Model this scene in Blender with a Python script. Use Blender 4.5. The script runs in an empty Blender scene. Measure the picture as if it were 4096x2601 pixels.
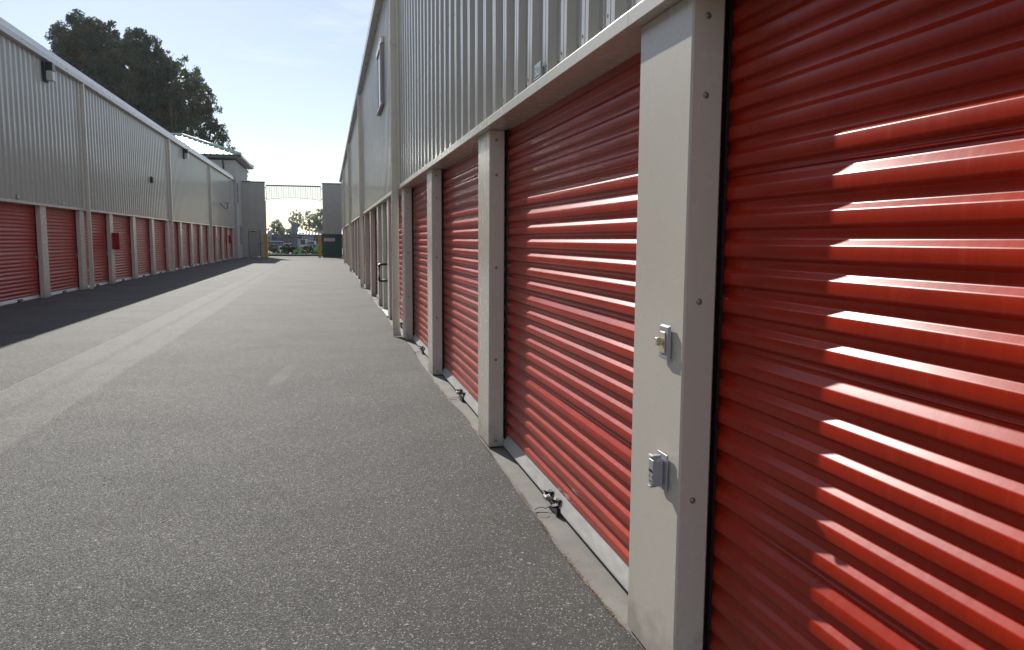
import bpy, math, random
from math import radians as R, sin, cos, pi, sqrt
from mathutils import Vector, Matrix
random.seed(7)
C = bpy.context.scene.collection

# ------------------------------------------------------------------ helpers
class MB:
    """collects faces of one mesh"""
    def __init__(s): s.v=[]; s.f=[]; s.m=[]; s.sm=[]
    def poly(s, pts, mi=0, smooth=False):
        b=len(s.v); s.v+= [tuple(p) for p in pts]; s.f.append(tuple(range(b,b+len(pts)))); s.m.append(mi); s.sm.append(smooth)
    def box(s, x0,x1,y0,y1,z0,z1, mi=0, bev=0.0):
        if x0>x1:x0,x1=x1,x0
        if y0>y1:y0,y1=y1,y0
        if z0>z1:z0,z1=z1,z0
        b=min(bev,(x1-x0)*.45,(y1-y0)*.45,(z1-z0)*.45)
        if b<=0:
            o=len(s.v)
            s.v+=[(x,y,z) for x in(x0,x1) for y in(y0,y1) for z in(z0,z1)]
            for q in((0,1,3,2),(4,6,7,5),(0,4,5,1),(2,3,7,6),(0,2,6,4),(1,5,7,3)):
                s.f.append(tuple(o+i for i in q)); s.m.append(mi); s.sm.append(False)
            return
        # chamfered box
        X=(x0,x1);Y=(y0,y1);Z=(z0,z1)
        def c(i,j,k,ax):
            sx=1 if i==0 else -1; sy=1 if j==0 else -1; sz=1 if k==0 else -1
            p=[X[i],Y[j],Z[k]]
            if ax!=0: p[0]+=sx*b
            if ax!=1: p[1]+=sy*b
            if ax!=2: p[2]+=sz*b
            return tuple(p)
        for i in(0,1): s.poly([c(i,0,0,0),c(i,1,0,0),c(i,1,1,0),c(i,0,1,0)],mi)
        for j in(0,1): s.poly([c(0,j,0,1),c(1,j,0,1),c(1,j,1,1),c(0,j,1,1)],mi)
        for k in(0,1): s.poly([c(0,0,k,2),c(1,0,k,2),c(1,1,k,2),c(0,1,k,2)],mi)
        for i in(0,1):
            for j in(0,1): s.poly([c(i,j,0,0),c(i,j,1,0),c(i,j,1,1),c(i,j,0,1)],mi)
            for k in(0,1): s.poly([c(i,0,k,0),c(i,1,k,0),c(i,1,k,2),c(i,0,k,2)],mi)
        for j in(0,1):
            for k in(0,1): s.poly([c(0,j,k,1),c(1,j,k,1),c(1,j,k,2),c(0,j,k,2)],mi)
        for i in(0,1):
            for j in(0,1):
                for k in(0,1): s.poly([c(i,j,k,0),c(i,j,k,1),c(i,j,k,2)],mi)
    def tube(s, pts, rad, n=8, mi=0, cap=True, smooth=True):
        pts=[Vector(p) for p in pts]; rr=rad if isinstance(rad,(list,tuple)) else [rad]*len(pts)
        rings=[]
        up=Vector((0,0,1))
        for i,p in enumerate(pts):
            d=(pts[min(i+1,len(pts)-1)]-pts[max(i-1,0)]).normalized()
            a=d.cross(up)
            if a.length<1e-3: a=d.cross(Vector((1,0,0)))
            a.normalize(); b=d.cross(a).normalized()
            o=len(s.v)
            for k in range(n):
                t=2*pi*k/n; s.v.append(tuple(p+(a*cos(t)+b*sin(t))*rr[i]))
            rings.append(o)
        for i in range(len(pts)-1):
            for k in range(n):
                k2=(k+1)%n
                s.f.append((rings[i]+k,rings[i]+k2,rings[i+1]+k2,rings[i+1]+k)); s.m.append(mi); s.sm.append(smooth)
        if cap:
            for o in(rings[0],rings[-1]):
                s.f.append(tuple(o+k for k in range(n))); s.m.append(mi); s.sm.append(False)
    def extr_y(s, prof, ys, mi=0, smooth=False, closed=False, jit=None, mis=None):
        """profile of (x,z) points swept along y positions"""
        o=len(s.v); n=len(prof)
        for j,y in enumerate(ys):
            for i,(x,z) in enumerate(prof):
                dx=jit(i,j) if jit else 0
                s.v.append((x+dx,y,z))
        for j in range(len(ys)-1):
            for i in range(n if closed else n-1):
                i2=(i+1)%n
                s.f.append((o+j*n+i,o+j*n+i2,o+(j+1)*n+i2,o+(j+1)*n+i)); s.m.append(mis[i] if mis else mi); s.sm.append(smooth)
        if closed:
            for j in(0,len(ys)-1):
                s.f.append(tuple(o+j*n+i for i in range(n))); s.m.append(mi); s.sm.append(False)
    def extr_z(s, prof, zs, mi=0, smooth=False, jit=None):
        o=len(s.v); n=len(prof)
        for j,z in enumerate(zs):
            for i,(x,y) in enumerate(prof):
                s.v.append((x+(jit(i,j) if jit else 0),y,z))
        for j in range(len(zs)-1):
            for i in range(n-1):
                s.f.append((o+j*n+i,o+j*n+i+1,o+(j+1)*n+i+1,o+(j+1)*n+i)); s.m.append(mi); s.sm.append(smooth)
    def disc(s, c, ax, r, h, n=10, mi=0):
        c=Vector(c); ax=Vector(ax).normalized(); s.tube([c,c+ax*h],r,n,mi,True,False)
    def mesh(s, name, mats):
        me=bpy.data.meshes.new(name); me.from_pydata(s.v,[],s.f)
        for m in (mats if isinstance(mats,(list,tuple)) else [mats]): me.materials.append(m)
        me.polygons.foreach_set('material_index',s.m); me.polygons.foreach_set('use_smooth',s.sm)
        me.update(); return me
    def build(s, name, mats, parent=None, loc=None):
        import bmesh
        me=s.mesh(name,mats)
        if len(s.f)<60000 and not getattr(s,'raw',False):
            bm=bmesh.new(); bm.from_mesh(me); bmesh.ops.recalc_face_normals(bm,faces=bm.faces); bm.to_mesh(me); bm.free()
        return link(name,me,parent,loc)
def link(name, me, parent=None, loc=None):
    o=bpy.data.objects.new(name,me); C.objects.link(o)
    if parent is not None: o.parent=parent
    if loc is not None: o.location=loc
    return o
def tag(o,label=None,cat=None,group=None,kind=None):
    if label: o['label']=label
    if cat: o['category']=cat
    if group: o['group']=group
    if kind: o['kind']=kind
    return o
def thing(name,label,cat,loc=(0,0,0),rz=0,group=None):
    o=bpy.data.objects.new(name,None); C.objects.link(o); o.location=loc; o.rotation_euler=(0,0,rz)
    o.empty_display_size=.2
    return tag(o,label,cat,group)
def copy_tree(o,parent=None):
    c=o.copy(); C.objects.link(c)
    if parent is not None: c.parent=parent
    for ch in list(o.children): copy_tree(ch,c)
    return c
def text_obj(name, s, size, mat, parent, M, extrude=.0008, bold=0.0, xs=1.0):
    cu=bpy.data.curves.new('lettering','FONT'); cu.body=s; cu.size=size; cu.align_x='CENTER'; cu.align_y='CENTER'
    cu.extrude=extrude; cu.offset=bold; cu.resolution_u=3
    t=bpy.data.objects.new('tmp_text',cu); C.objects.link(t)
    bpy.context.view_layer.update()
    dg=bpy.context.evaluated_depsgraph_get()
    me=bpy.data.meshes.new_from_object(t.evaluated_get(dg)); bpy.data.objects.remove(t,do_unlink=True)
    me.transform(Matrix.Diagonal((xs,1,1,1))); me.transform(M)
    me.materials.clear(); me.materials.append(mat)
    return link(name,me,parent)

# ------------------------------------------------------------------ materials
def new(name):
    m=bpy.data.materials.new(name); m.use_nodes=True
    nt=m.node_tree; b=nt.nodes['Principled BSDF']; return m,nt,b
def N(nt,t,**k):
    n=nt.nodes.new(t)
    for a,v in k.items():
        if a.startswith('i_'):
            n.inputs[a[2:].replace('_',' ')].default_value=v
        else: setattr(n,a,v)
    return n
def ramp(nt,src,stops,interp='LINEAR'):
    r=nt.nodes.new('ShaderNodeValToRGB'); r.color_ramp.interpolation=interp
    el=r.color_ramp.elements
    while len(el)>1: el.remove(el[-1])
    el[0].position=stops[0][0]; el[0].color=(*stops[0][1],1)
    for p,c in stops[1:]:
        e=el.new(p); e.color=(*c,1)
    nt.links.new(src,r.inputs[0]); return r
def g(v): return (v,v,v)
def mixc(nt,fac,a,b,mode='MIX'):
    n=nt.nodes.new('ShaderNodeMix'); n.data_type='RGBA'; n.blend_type=mode
    for i,v in ((0,fac),(6,a),(7,b)):
        if isinstance(v,bpy.types.NodeSocket): nt.links.new(v,n.inputs[i])
        elif i==0: n.inputs[0].default_value=v
        else: n.inputs[i].default_value=(*v,1)
    return n.outputs[2]
def painted(name,col,rough=.35,metal=0.,spec=.5,dirt=.12,scale=3.,stretch=(1,1,.25),bump=.0,coat=0.,rvar=1.,base_dirt=0.):
    m,nt,b=new(name)
    tc=N(nt,'ShaderNodeTexCoord'); mp=N(nt,'ShaderNodeMapping'); mp.inputs['Scale'].default_value=stretch
    nt.links.new(tc.outputs['Object'],mp.inputs[0])
    n1=N(nt,'ShaderNodeTexNoise',i_Scale=scale,i_Detail=6.,i_Roughness=.6); nt.links.new(mp.outputs[0],n1.inputs['Vector'])
    r=ramp(nt,n1.outputs[0],[(.3,g(1-dirt)),(.7,g(1+dirt*.3))])
    c=mixc(nt,1.,col,r.outputs[0],'MULTIPLY')
    if base_dirt:
        sp=N(nt,'ShaderNodeSeparateXYZ'); nt.links.new(tc.outputs['Object'],sp.inputs[0])
        nd=N(nt,'ShaderNodeTexNoise',i_Scale=9.,i_Detail=7.,i_Roughness=.7); nt.links.new(tc.outputs['Object'],nd.inputs['Vector'])
        ma=N(nt,'ShaderNodeMath',operation='MULTIPLY_ADD'); nt.links.new(nd.outputs[0],ma.inputs[0]); ma.inputs[1].default_value=-.5; nt.links.new(sp.outputs[2],ma.inputs[2])
        mr=N(nt,'ShaderNodeMapRange'); mr.inputs[1].default_value=-.28; mr.inputs[2].default_value=-.06; mr.inputs[3].default_value=base_dirt; mr.inputs[4].default_value=0.; nt.links.new(ma.outputs[0],mr.inputs[0])
        c=mixc(nt,mr.outputs[0],c,(.12,.095,.07))
    nt.links.new(c,b.inputs['Base Color'])
    n2=N(nt,'ShaderNodeTexNoise',i_Scale=scale*7,i_Detail=4.); nt.links.new(mp.outputs[0],n2.inputs['Vector'])
    rr=ramp(nt,n2.outputs[0],[(.3,g(max(.02,rough-.06*rvar))),(.75,g(rough+.09*rvar))]); nt.links.new(rr.outputs[0],b.inputs['Roughness'])
    b.inputs['Metallic'].default_value=metal; b.inputs['Specular IOR Level'].default_value=spec
    b.inputs['Coat Weight'].default_value=coat
    if bump:
        bp=N(nt,'ShaderNodeBump',i_Strength=bump,i_Distance=.002); nt.links.new(n2.outputs[0],bp.inputs['Height']); nt.links.new(bp.outputs[0],b.inputs['Normal'])
    return m
def flat(name,col,rough=.6,metal=0.,emit=None,spec=.5):
    m,nt,b=new(name); b.inputs['Base Color'].default_value=(*col,1); b.inputs['Roughness'].default_value=rough; b.inputs['Metallic'].default_value=metal
    b.inputs['Specular IOR Level'].default_value=spec
    return m

TAN=(.68,.64,.545)
def door_paint():
    m,nt,b=new('red_door_paint')
    tc=N(nt,'ShaderNodeTexCoord')
    mp=N(nt,'ShaderNodeMapping'); mp.inputs['Scale'].default_value=(1,1,.12); nt.links.new(tc.outputs['Object'],mp.inputs[0])
    n1=N(nt,'ShaderNodeTexNoise',i_Scale=45.,i_Detail=5.,i_Roughness=.65); nt.links.new(mp.outputs[0],n1.inputs['Vector'])
    n2=N(nt,'ShaderNodeTexNoise',i_Scale=3.,i_Detail=4.); nt.links.new(tc.outputs['Object'],n2.inputs['Vector'])
    oi=N(nt,'ShaderNodeObjectInfo')
    r1=ramp(nt,n1.outputs[0],[(.35,(.42,.021,.004)),(.60,(.46,.025,.005)),(.80,(.50,.052,.022))])
    r2=ramp(nt,n2.outputs[0],[(.3,g(.80)),(.7,g(1.06))])
    c=mixc(nt,1.,r1.outputs[0],r2.outputs[0],'MULTIPLY')
    # scuffs
    v=N(nt,'ShaderNodeTexNoise',i_Scale=14.,i_Detail=8.,i_Roughness=.8); nt.links.new(tc.outputs['Object'],v.inputs['Vector'])
    rs=ramp(nt,v.outputs[0],[(.74,g(0)),(.80,g(.15))])
    c=mixc(nt,rs.outputs[0],c,(.5,.2,.16))
    # a little fading from door to door
    mr=N(nt,'ShaderNodeMapRange'); mr.inputs[3].default_value=.0; mr.inputs[4].default_value=.10; nt.links.new(oi.outputs['Random'],mr.inputs[0])
    c=mixc(nt,mr.outputs[0],c,(.5,.12,.09))
    sp=N(nt,'ShaderNodeSeparateXYZ'); nt.links.new(tc.outputs['Object'],sp.inputs[0])
    ma=N(nt,'ShaderNodeMath',operation='MULTIPLY_ADD'); nt.links.new(v.outputs[0],ma.inputs[0]); ma.inputs[1].default_value=-.9; nt.links.new(sp.outputs[2],ma.inputs[2])
    mz=N(nt,'ShaderNodeMapRange'); mz.inputs[1].default_value=-.5; mz.inputs[2].default_value=.1; mz.inputs[3].default_value=.22; mz.inputs[4].default_value=0.; nt.links.new(ma.outputs[0],mz.inputs[0])
    c=mixc(nt,mz.outputs[0],c,(.30,.20,.15))
    nt.links.new(c,b.inputs['Base Color'])
    rr=ramp(nt,n1.outputs[0],[(.3,g(.28)),(.75,g(.33))]); nt.links.new(rr.outputs[0],b.inputs['Roughness'])
    b.inputs['Specular IOR Level'].default_value=.32
    return m
def asphalt():
    m,nt,b=new('asphalt')
    tc=N(nt,'ShaderNodeTexCoord'); P=tc.outputs['Object']
    sep=N(nt,'ShaderNodeSeparateXYZ'); nt.links.new(P,sep.inputs[0])
    def math_(op,a,b_=None,clamp=False):
        n=N(nt,'ShaderNodeMath',operation=op); n.use_clamp=clamp
        for i,v in enumerate((a,b_)):
            if v is None: continue
            if isinstance(v,bpy.types.NodeSocket): nt.links.new(v,n.inputs[i])
            else: n.inputs[i].default_value=v
        return n.outputs[0]
    # stones
    vo=N(nt,'ShaderNodeTexVoronoi',i_Scale=190.); nt.links.new(P,vo.inputs['Vector'])
    vs=N(nt,'ShaderNodeSeparateColor'); nt.links.new(vo.outputs['Color'],vs.inputs[0])
    st=ramp(nt,vs.outputs[0],[(.0,(.062,.062,.058)),(.45,(.084,.084,.079)),(.80,(.112,.112,.105)),(.93,(.15,.148,.138)),(.975,(.42,.41,.38))])
    vo2=N(nt,'ShaderNodeTexVoronoi',i_Scale=36.); nt.links.new(P,vo2.inputs['Vector'])
    vs2=N(nt,'ShaderNodeSeparateColor'); nt.links.new(vo2.outputs['Color'],vs2.inputs[0])
    big=math_('MULTIPLY',math_('GREATER_THAN',vs2.outputs[0],.984),math_('LESS_THAN',vo2.outputs['Distance'],.30))
    c=mixc(nt,big,st.outputs[0],(.36,.34,.31))
    vo3=N(nt,'ShaderNodeTexVoronoi',i_Scale=1.7); nt.links.new(P,vo3.inputs['Vector'])
    c=mixc(nt,math_('LESS_THAN',vo3.outputs['Distance'],.014),c,(.008,.008,.008))
    no=N(nt,'ShaderNodeTexNoise',i_Scale=.9,i_Detail=8.,i_Roughness=.75,i_Distortion=.4); nt.links.new(P,no.inputs['Vector'])
    ro_=ramp(nt,no.outputs[0],[(.60,g(1)),(.68,g(.80)),(.80,g(.7))]); c=mixc(nt,1.,c,ro_.outputs[0],'MULTIPLY')
    # large scale patches
    n1=N(nt,'ShaderNodeTexNoise',i_Scale=.7,i_Detail=5.,i_Roughness=.6); nt.links.new(P,n1.inputs['Vector'])
    r1=ramp(nt,n1.outputs[0],[(.32,g(.80)),(.5,g(1.)),(.72,g(1.15))])
    c=mixc(nt,1.,c,r1.outputs[0],'MULTIPLY')
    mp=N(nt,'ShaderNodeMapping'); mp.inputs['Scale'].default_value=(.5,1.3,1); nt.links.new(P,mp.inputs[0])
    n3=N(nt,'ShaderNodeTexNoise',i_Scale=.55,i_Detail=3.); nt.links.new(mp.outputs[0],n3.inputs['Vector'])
    r3=ramp(nt,n3.outputs[0],[(.42,g(1.)),(.6,g(.86)),(.66,g(1.))]); c=mixc(nt,.8,c,r3.outputs[0],'MULTIPLY')  # broad darker bands: shading of shallow dips put into the colour
    # pale worn gutter strip X -3.12 .. -2.26
    nw=N(nt,'ShaderNodeTexNoise',i_Scale=1.2,i_Detail=4.); nt.links.new(P,nw.inputs['Vector'])
    wob=math_('MULTIPLY',math_('SUBTRACT',nw.outputs[0],.5),.10)
    xw=math_('ADD',sep.outputs[0],wob)
    m1=math_('MULTIPLY',math_('GREATER_THAN',sep.outputs[0],-3.13),1.)
    m2=N(nt,'ShaderNodeMapRange'); m2.inputs[1].default_value=-2.20; m2.inputs[2].default_value=-2.26; nt.links.new(xw,m2.inputs[0])
    strip=math_('MULTIPLY',m1,m2.outputs[0])
    vf=ramp(nt,vs.outputs[1],[(.0,(.065,.063,.060)),(.7,(.085,.082,.077)),(.97,(.16,.154,.144)),(1.,(.3,.29,.27))])
    n4=N(nt,'ShaderNodeTexNoise',i_Scale=2.2,i_Detail=5.); nt.links.new(P,n4.inputs['Vector'])
    r4=ramp(nt,n4.outputs[0],[(.3,g(.75)),(.7,g(1.2))]); vfc=mixc(nt,1.,vf.outputs[0],r4.outputs[0],'MULTIPLY')
    c=mixc(nt,math_('MULTIPLY',strip,.42),c,vfc)
    # damp streak in the middle of the strip
    ds=N(nt,'ShaderNodeMapRange'); ds.inputs[1].default_value=0.; ds.inputs[2].default_value=.10; ds.inputs[3].default_value=.62; ds.inputs[4].default_value=1.
    nt.links.new(math_('ABSOLUTE',math_('ADD',math_('ADD',sep.outputs[0],2.68),math_('MULTIPLY',wob,1.6))),ds.inputs[0])
    c=mixc(nt,1.,c,ds.outputs[0],'MULTIPLY')
    # joint at left edge of the strip
    jl=N(nt,'ShaderNodeMapRange'); jl.inputs[1].default_value=.006; jl.inputs[2].default_value=.014; jl.inputs[3].default_value=.35; jl.inputs[4].default_value=1.
    nt.links.new(math_('ABSOLUTE',math_('ADD',sep.outputs[0],3.13)),jl.inputs[0]); c=mixc(nt,1.,c,jl.outputs[0],'MULTIPLY')
    # chalky scuff
    ax=math_('SUBTRACT',sep.outputs[0],-.50); ay=math_('SUBTRACT',sep.outputs[1],8.65)
    ax2=math_('SUBTRACT',ax,math_('MULTIPLY',ay,.12))
    d=math_('ADD',math_('POWER',math_('MULTIPLY',math_('ABSOLUTE',ax2),9.),2.),math_('POWER',math_('MULTIPLY',math_('ABSOLUTE',ay),1.15),2.))
    sc=N(nt,'ShaderNodeMapRange'); sc.inputs[1].default_value=1.; sc.inputs[2].default_value=.2; sc.inputs[3].default_value=0.; sc.inputs[4].default_value=.6; nt.links.new(d,sc.inputs[0])
    sm=math_('MULTIPLY',sc.outputs[0],ramp(nt,n4.outputs[0],[(.3,g(.2)),(.6,g(1))]).outputs[0])
    sm2=math_('MULTIPLY',sm,ramp(nt,vs.outputs[2],[(.2,g(.5)),(.6,g(1))]).outputs[0])
    c=mixc(nt,sm2,c,(.22,.21,.185))
    # rust / brown near the doors
    br=N(nt,'ShaderNodeMapRange'); br.inputs[1].default_value=.4; br.inputs[2].default_value=1.1; br.inputs[3].default_value=0.; br.inputs[4].default_value=.16; nt.links.new(sep.outputs[0],br.inputs[0])
    bn=ramp(nt,n4.outputs[0],[(.45,g(0)),(.7,g(1))]); c=mixc(nt,math_('MULTIPLY',br.outputs[0],bn.outputs[0]),c,(.075,.052,.035))
    nt.links.new(c,b.inputs['Base Color'])
    ro=ramp(nt,vs.outputs[1],[(0,g(.6)),(.5,g(.78)),(1,g(.95))]); nt.links.new(ro.outputs[0],b.inputs['Roughness'])
    b.inputs['Specular IOR Level'].default_value=.28
    # bump: stones and pits
    h=N(nt,'ShaderNodeMapRange'); h.inputs[1].default_value=0.; h.inputs[2].default_value=.6; h.inputs[3].default_value=1.; h.inputs[4].default_value=0.; nt.links.new(vo.outputs['Distance'],h.inputs[0])
    n5=N(nt,'ShaderNodeTexNoise',i_Scale=60.,i_Detail=6.,i_Roughness=.7); nt.links.new(P,n5.inputs['Vector'])
    hh=math_('ADD',h.outputs[0],math_('ADD',math_('MULTIPLY',n5.outputs[0],1.6),math_('MULTIPLY',vs.outputs[2],.6)))
    st2=math_('SUBTRACT',1.,math_('MULTIPLY',strip,.42))
    bp=N(nt,'ShaderNodeBump',i_Distance=.0030); nt.links.new(math_('MULTIPLY',st2,.75),bp.inputs['Strength']); nt.links.new(hh,bp.inputs['Height'])
    n6=N(nt,'ShaderNodeTexNoise',i_Scale=1.1,i_Detail=3.); nt.links.new(P,n6.inputs['Vector'])
    bp2=N(nt,'ShaderNodeBump',i_Strength=.5,i_Distance=.05); nt.links.new(n6.outputs[0],bp2.inputs['Height']); nt.links.new(bp2.outputs[0],bp.inputs['Normal'])
    nt.links.new(bp.outputs[0],b.inputs['Normal'])
    return m
def concrete(name,col,dark=.7):
    m,nt,b=new(name); tc=N(nt,'ShaderNodeTexCoord'); P=tc.outputs['Object']
    n1=N(nt,'ShaderNodeTexNoise',i_Scale=2.5,i_Detail=7.,i_Roughness=.65); nt.links.new(P,n1.inputs['Vector'])
    r=ramp(nt,n1.outputs[0],[(.3,tuple(c*dark for c in col)),(.55,col),(.75,tuple(c*1.15 for c in col))])
    n2=N(nt,'ShaderNodeTexNoise',i_Scale=90.,i_Detail=3.); nt.links.new(P,n2.inputs['Vector'])
    r2=ramp(nt,n2.outputs[0],[(.28,g(.55)),(.36,g(1))]); c=mixc(nt,1.,r.outputs[0],r2.outputs[0],'MULTIPLY')
    nt.links.new(c,b.inputs['Base Color']); b.inputs['Roughness'].default_value=.8
    bp=N(nt,'ShaderNodeBump',i_Strength=.35,i_Distance=.003); nt.links.new(n2.outputs[0],bp.inputs['Height']); nt.links.new(bp.outputs[0],b.inputs['Normal'])
    return m
def leaves(name,c0,c1,c2,transl=.25,scale=.35):
    m,nt,b=new(name); tc=N(nt,'ShaderNodeTexCoord'); P=tc.outputs['Object']
    n1=N(nt,'ShaderNodeTexNoise',i_Scale=scale,i_Detail=2.); nt.links.new(P,n1.inputs['Vector'])
    n2=N(nt,'ShaderNodeTexNoise',i_Scale=scale*9,i_Detail=1.); nt.links.new(P,n2.inputs['Vector'])
    ad=N(nt,'ShaderNodeMath',operation='MULTIPLY_ADD'); nt.links.new(n2.outputs[0],ad.inputs[0]); ad.inputs[1].default_value=.5; nt.links.new(n1.outputs[0],ad.inputs[2])
    r=ramp(nt,ad.outputs[0],[(.55,c0),(.80,c1),(.98,c2)])
    nt.links.new(r.outputs[0],b.inputs['Base Color']); b.inputs['Roughness'].default_value=.45
    tr=N(nt,'ShaderNodeBsdfTranslucent'); nt.links.new(r.outputs[0],tr.inputs['Color'])
    mx=N(nt,'ShaderNodeMixShader'); mx.inputs[0].default_value=transl
    nt.links.new(b.outputs[0],mx.inputs[1]); nt.links.new(tr.outputs[0],mx.inputs[2])
    nt.links.new(mx.outputs[0],nt.nodes['Material Output'].inputs['Surface'])
    return m

M={}
M['red']=door_paint()
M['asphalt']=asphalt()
M['tan']=painted('tan_painted_steel',TAN,.27,dirt=.03,scale=2.,stretch=(1,1,.8),rvar=.1,base_dirt=.5)
M['panel']=painted('tan_wall_panel',(.50,.485,.425),.17,spec=.6,rvar=.3,dirt=.05,scale=1.2,stretch=(1,1,.15))
M['gutter']=painted('gutter_paint',(.55,.53,.50),.30,dirt=.10,scale=1.,stretch=(1,.2,1))
M['litcream']=painted('lit_cream_joint_cover',(.86,.80,.60),.35,dirt=.06)  # right joint covers: cream lightened, bounced sun put into the colour
M['alu']=painted('mill_aluminium',(.52,.52,.50),.45,metal=.45,dirt=.18,scale=5.,stretch=(1,.3,1))
M['zinc']=painted('zinc_plated_steel',(.45,.45,.45),.35,metal=.9,dirt=.2,scale=20.)
M['black']=flat('black_paint',(.012,.012,.014),.35)
M['rubber']=flat('black_rubber',(.01,.01,.01),.8)
M['screw']=painted('screw_head',(.40,.35,.30),.4,metal=.4,dirt=.3,scale=60.)
M['concrete']=concrete('apron_concrete',(.235,.228,.205))
M['stucco']=concrete('stucco',(.46,.45,.42),.9)
M['stucco2']=concrete('gate_wall_stucco',(.46,.44,.39),.9)
M['green']=painted('green_trim_paint',(.014,.065,.05),.35,dirt=.15)
M['darkgreen']=painted('dark_green_panel',(.012,.055,.05),.4,dirt=.2,scale=1.5)
M['roofmetal']=painted('standing_seam_roof_metal',(.42,.50,.46),.36,metal=.3,dirt=.05)
M['yellow']=painted('yellow_post_paint',(.62,.36,.012),.4,dirt=.2)
M['taupe']=painted('taupe_door_paint',(.38,.34,.32),.45,dirt=.1)
M['ivory']=flat('ivory_switch_plastic',(.62,.55,.38),.35)
M['pgrey']=painted('grey_plastic',(.42,.41,.43),.4,dirt=.08,scale=10.)
M['white']=painted('white_paint',(.75,.75,.73),.35,dirt=.1)
M['lens']=flat('light_lens',(.55,.55,.50),.25)
M['bronze']=flat('dark_bronze_housing',(.03,.03,.035),.35)
M['firered']=painted('fire_box_red',(.34,.012,.015),.3,dirt=.1)
M['plate']=flat('number_plate_teal',(.04,.20,.20),.35)
M['platew']=flat('number_white',(.72,.78,.80),.4)
M['signw']=flat('sign_white',(.62,.60,.58),.5)
M['signr']=flat('sign_red_print',(.55,.06,.05),.5)
M['glass']=flat('window_glass',(.03,.04,.05),.15,spec=.25)
M['dark']=flat('dark_interior',(.02,.02,.02),.8)
M['bark']=painted('eucalyptus_bark',(.11,.09,.07),.8,dirt=.4,scale=2.)
M['euc']=leaves('eucalyptus_leaves',(.045,.085,.055),(.060,.095,.055),(.17,.12,.06),.3,.28)
M['euc2']=leaves('eucalyptus_leaves_pale',(.055,.095,.055),(.075,.11,.055),(.15,.11,.06),.35,.28)
M['far']=leaves('far_tree_leaves',(.16,.22,.13),(.20,.25,.15),(.25,.24,.15),.5,.2)
M['bright']=leaves('bright_hedge_leaves',(.10,.30,.03),(.17,.46,.05),(.28,.55,.08),.6,2.)
M['dkhedge']=leaves('dark_hedge_leaves',(.02,.045,.018),(.03,.06,.022),(.05,.09,.03),.25,2.)
M['blossom']=leaves('pale_flowering_leaves',(.06,.08,.05),(.22,.21,.17),(.45,.42,.36),.3,3.)
M['navy']=painted('navy_metal_wall',(.03,.045,.10),.5,dirt=.2,scale=.5)
M['shed']=painted('brown_grey_roof_sheet',(.33,.28,.25),.55,dirt=.3,scale=.6)
M['bluewin']=painted('pale_blue_panel',(.30,.38,.48),.4)
M['column']=painted('grey_blue_column_paint',(.22,.26,.32),.5,dirt=.15,scale=1.)
M['mulch']=concrete('planting_bed_soil',(.06,.045,.03))
M['grass']=concrete('dry_ground',(.13,.13,.10))
M['moss']=flat('orange_brown_debris',(.20,.085,.03),.9)
M['tyre']=flat('tyre_rubber',(.02,.02,.02),.7)
M['carwhite']=flat('car_white',(.70,.70,.70),.2); M['carsilver']=flat('car_silver',(.35,.35,.40),.22,.5)
M['carblue']=flat('car_blue',(.10,.14,.30),.25); M['lampred']=flat('tail_lamp_red',(.55,.01,.01),.3)
M['carglass']=flat('car_glass',(.02,.025,.035),.05)
M['orange']=flat('orange_timber_edge',(.48,.20,.09),.6)

# ------------------------------------------------------------------ world, sun, camera
SUN=Vector((-1.0,4.1,2.61)).normalized()          # towards the sun
sc=bpy.context.scene
w=bpy.data.worlds.new('World'); sc.world=w; w.use_nodes=True
nt=w.node_tree; bg=nt.nodes['Background']
sky=nt.nodes.new('ShaderNodeTexSky'); sky.sky_type='NISHITA'; sky.sun_disc=False
sky.sun_elevation=math.asin(SUN.z); sky.sun_rotation=math.atan2(SUN.x,SUN.y)
sky.altitude=0; sky.air_density=1.0; sky.dust_density=.15; sky.ozone_density=1.0
tc=nt.nodes.new('ShaderNodeTexCoord')
mp=nt.nodes.new('ShaderNodeMapping'); mp.inputs['Scale'].default_value=(1.2,2.0,9.0); mp.inputs['Rotation'].default_value=(0,.06,0)
nt.links.new(tc.outputs['Generated'],mp.inputs[0])
nz=nt.nodes.new('ShaderNodeTexNoise'); nz.inputs['Scale'].default_value=1.6; nz.inputs['Detail'].default_value=7; nz.inputs['Roughness'].default_value=.62; nz.inputs['Distortion'].default_value=.6
nt.links.new(mp.outputs[0],nz.inputs['Vector'])
cr=ramp(nt,nz.outputs[0],[(.56,g(0)),(.74,g(.55))])
veil=mixc(nt,.36,sky.outputs[0],(4.9,4.8,5.5))
cm=mixc(nt,cr.outputs[0],veil,(8.,8.2,8.6))
nt.links.new(cm,bg.inputs['Color']); bg.inputs['Strength'].default_value=.135
su=bpy.data.lights.new('sun','SUN'); su.energy=5.0; su.angle=R(.53); su.color=(1,.95,.88)
so=bpy.data.objects.new('sun',su); C.objects.link(so); so.rotation_euler=SUN.to_track_quat('Z','Y').to_euler(); so.location=(-20,80,60)
cd=bpy.data.cameras.new('camera'); cd.lens=27; cd.sensor_width=36; cd.clip_end=6000; cd.clip_start=.05
cam=bpy.data.objects.new('camera',cd); C.objects.link(cam); sc.camera=cam
yaw,pitch,roll=R(13.589),R(6.288),.006
fwd=Vector((sin(yaw)*cos(pitch),cos(yaw)*cos(pitch),-sin(pitch)))
right=Vector((cos(yaw),-sin(yaw),0)); upv=right.cross(fwd)
cr_,sr_=cos(roll),sin(roll)
r2=right*cr_+upv*sr_; u2=upv*cr_-right*sr_
mat=Matrix((r2,u2,-fwd)).transposed().to_4x4(); mat.translation=(0,0,1.49); cam.matrix_world=mat
sc.view_settings.view_transform='Standard'; sc.view_settings.look='None'; sc.view_settings.gamma=1; sc.view_settings.exposure=0.0
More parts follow.
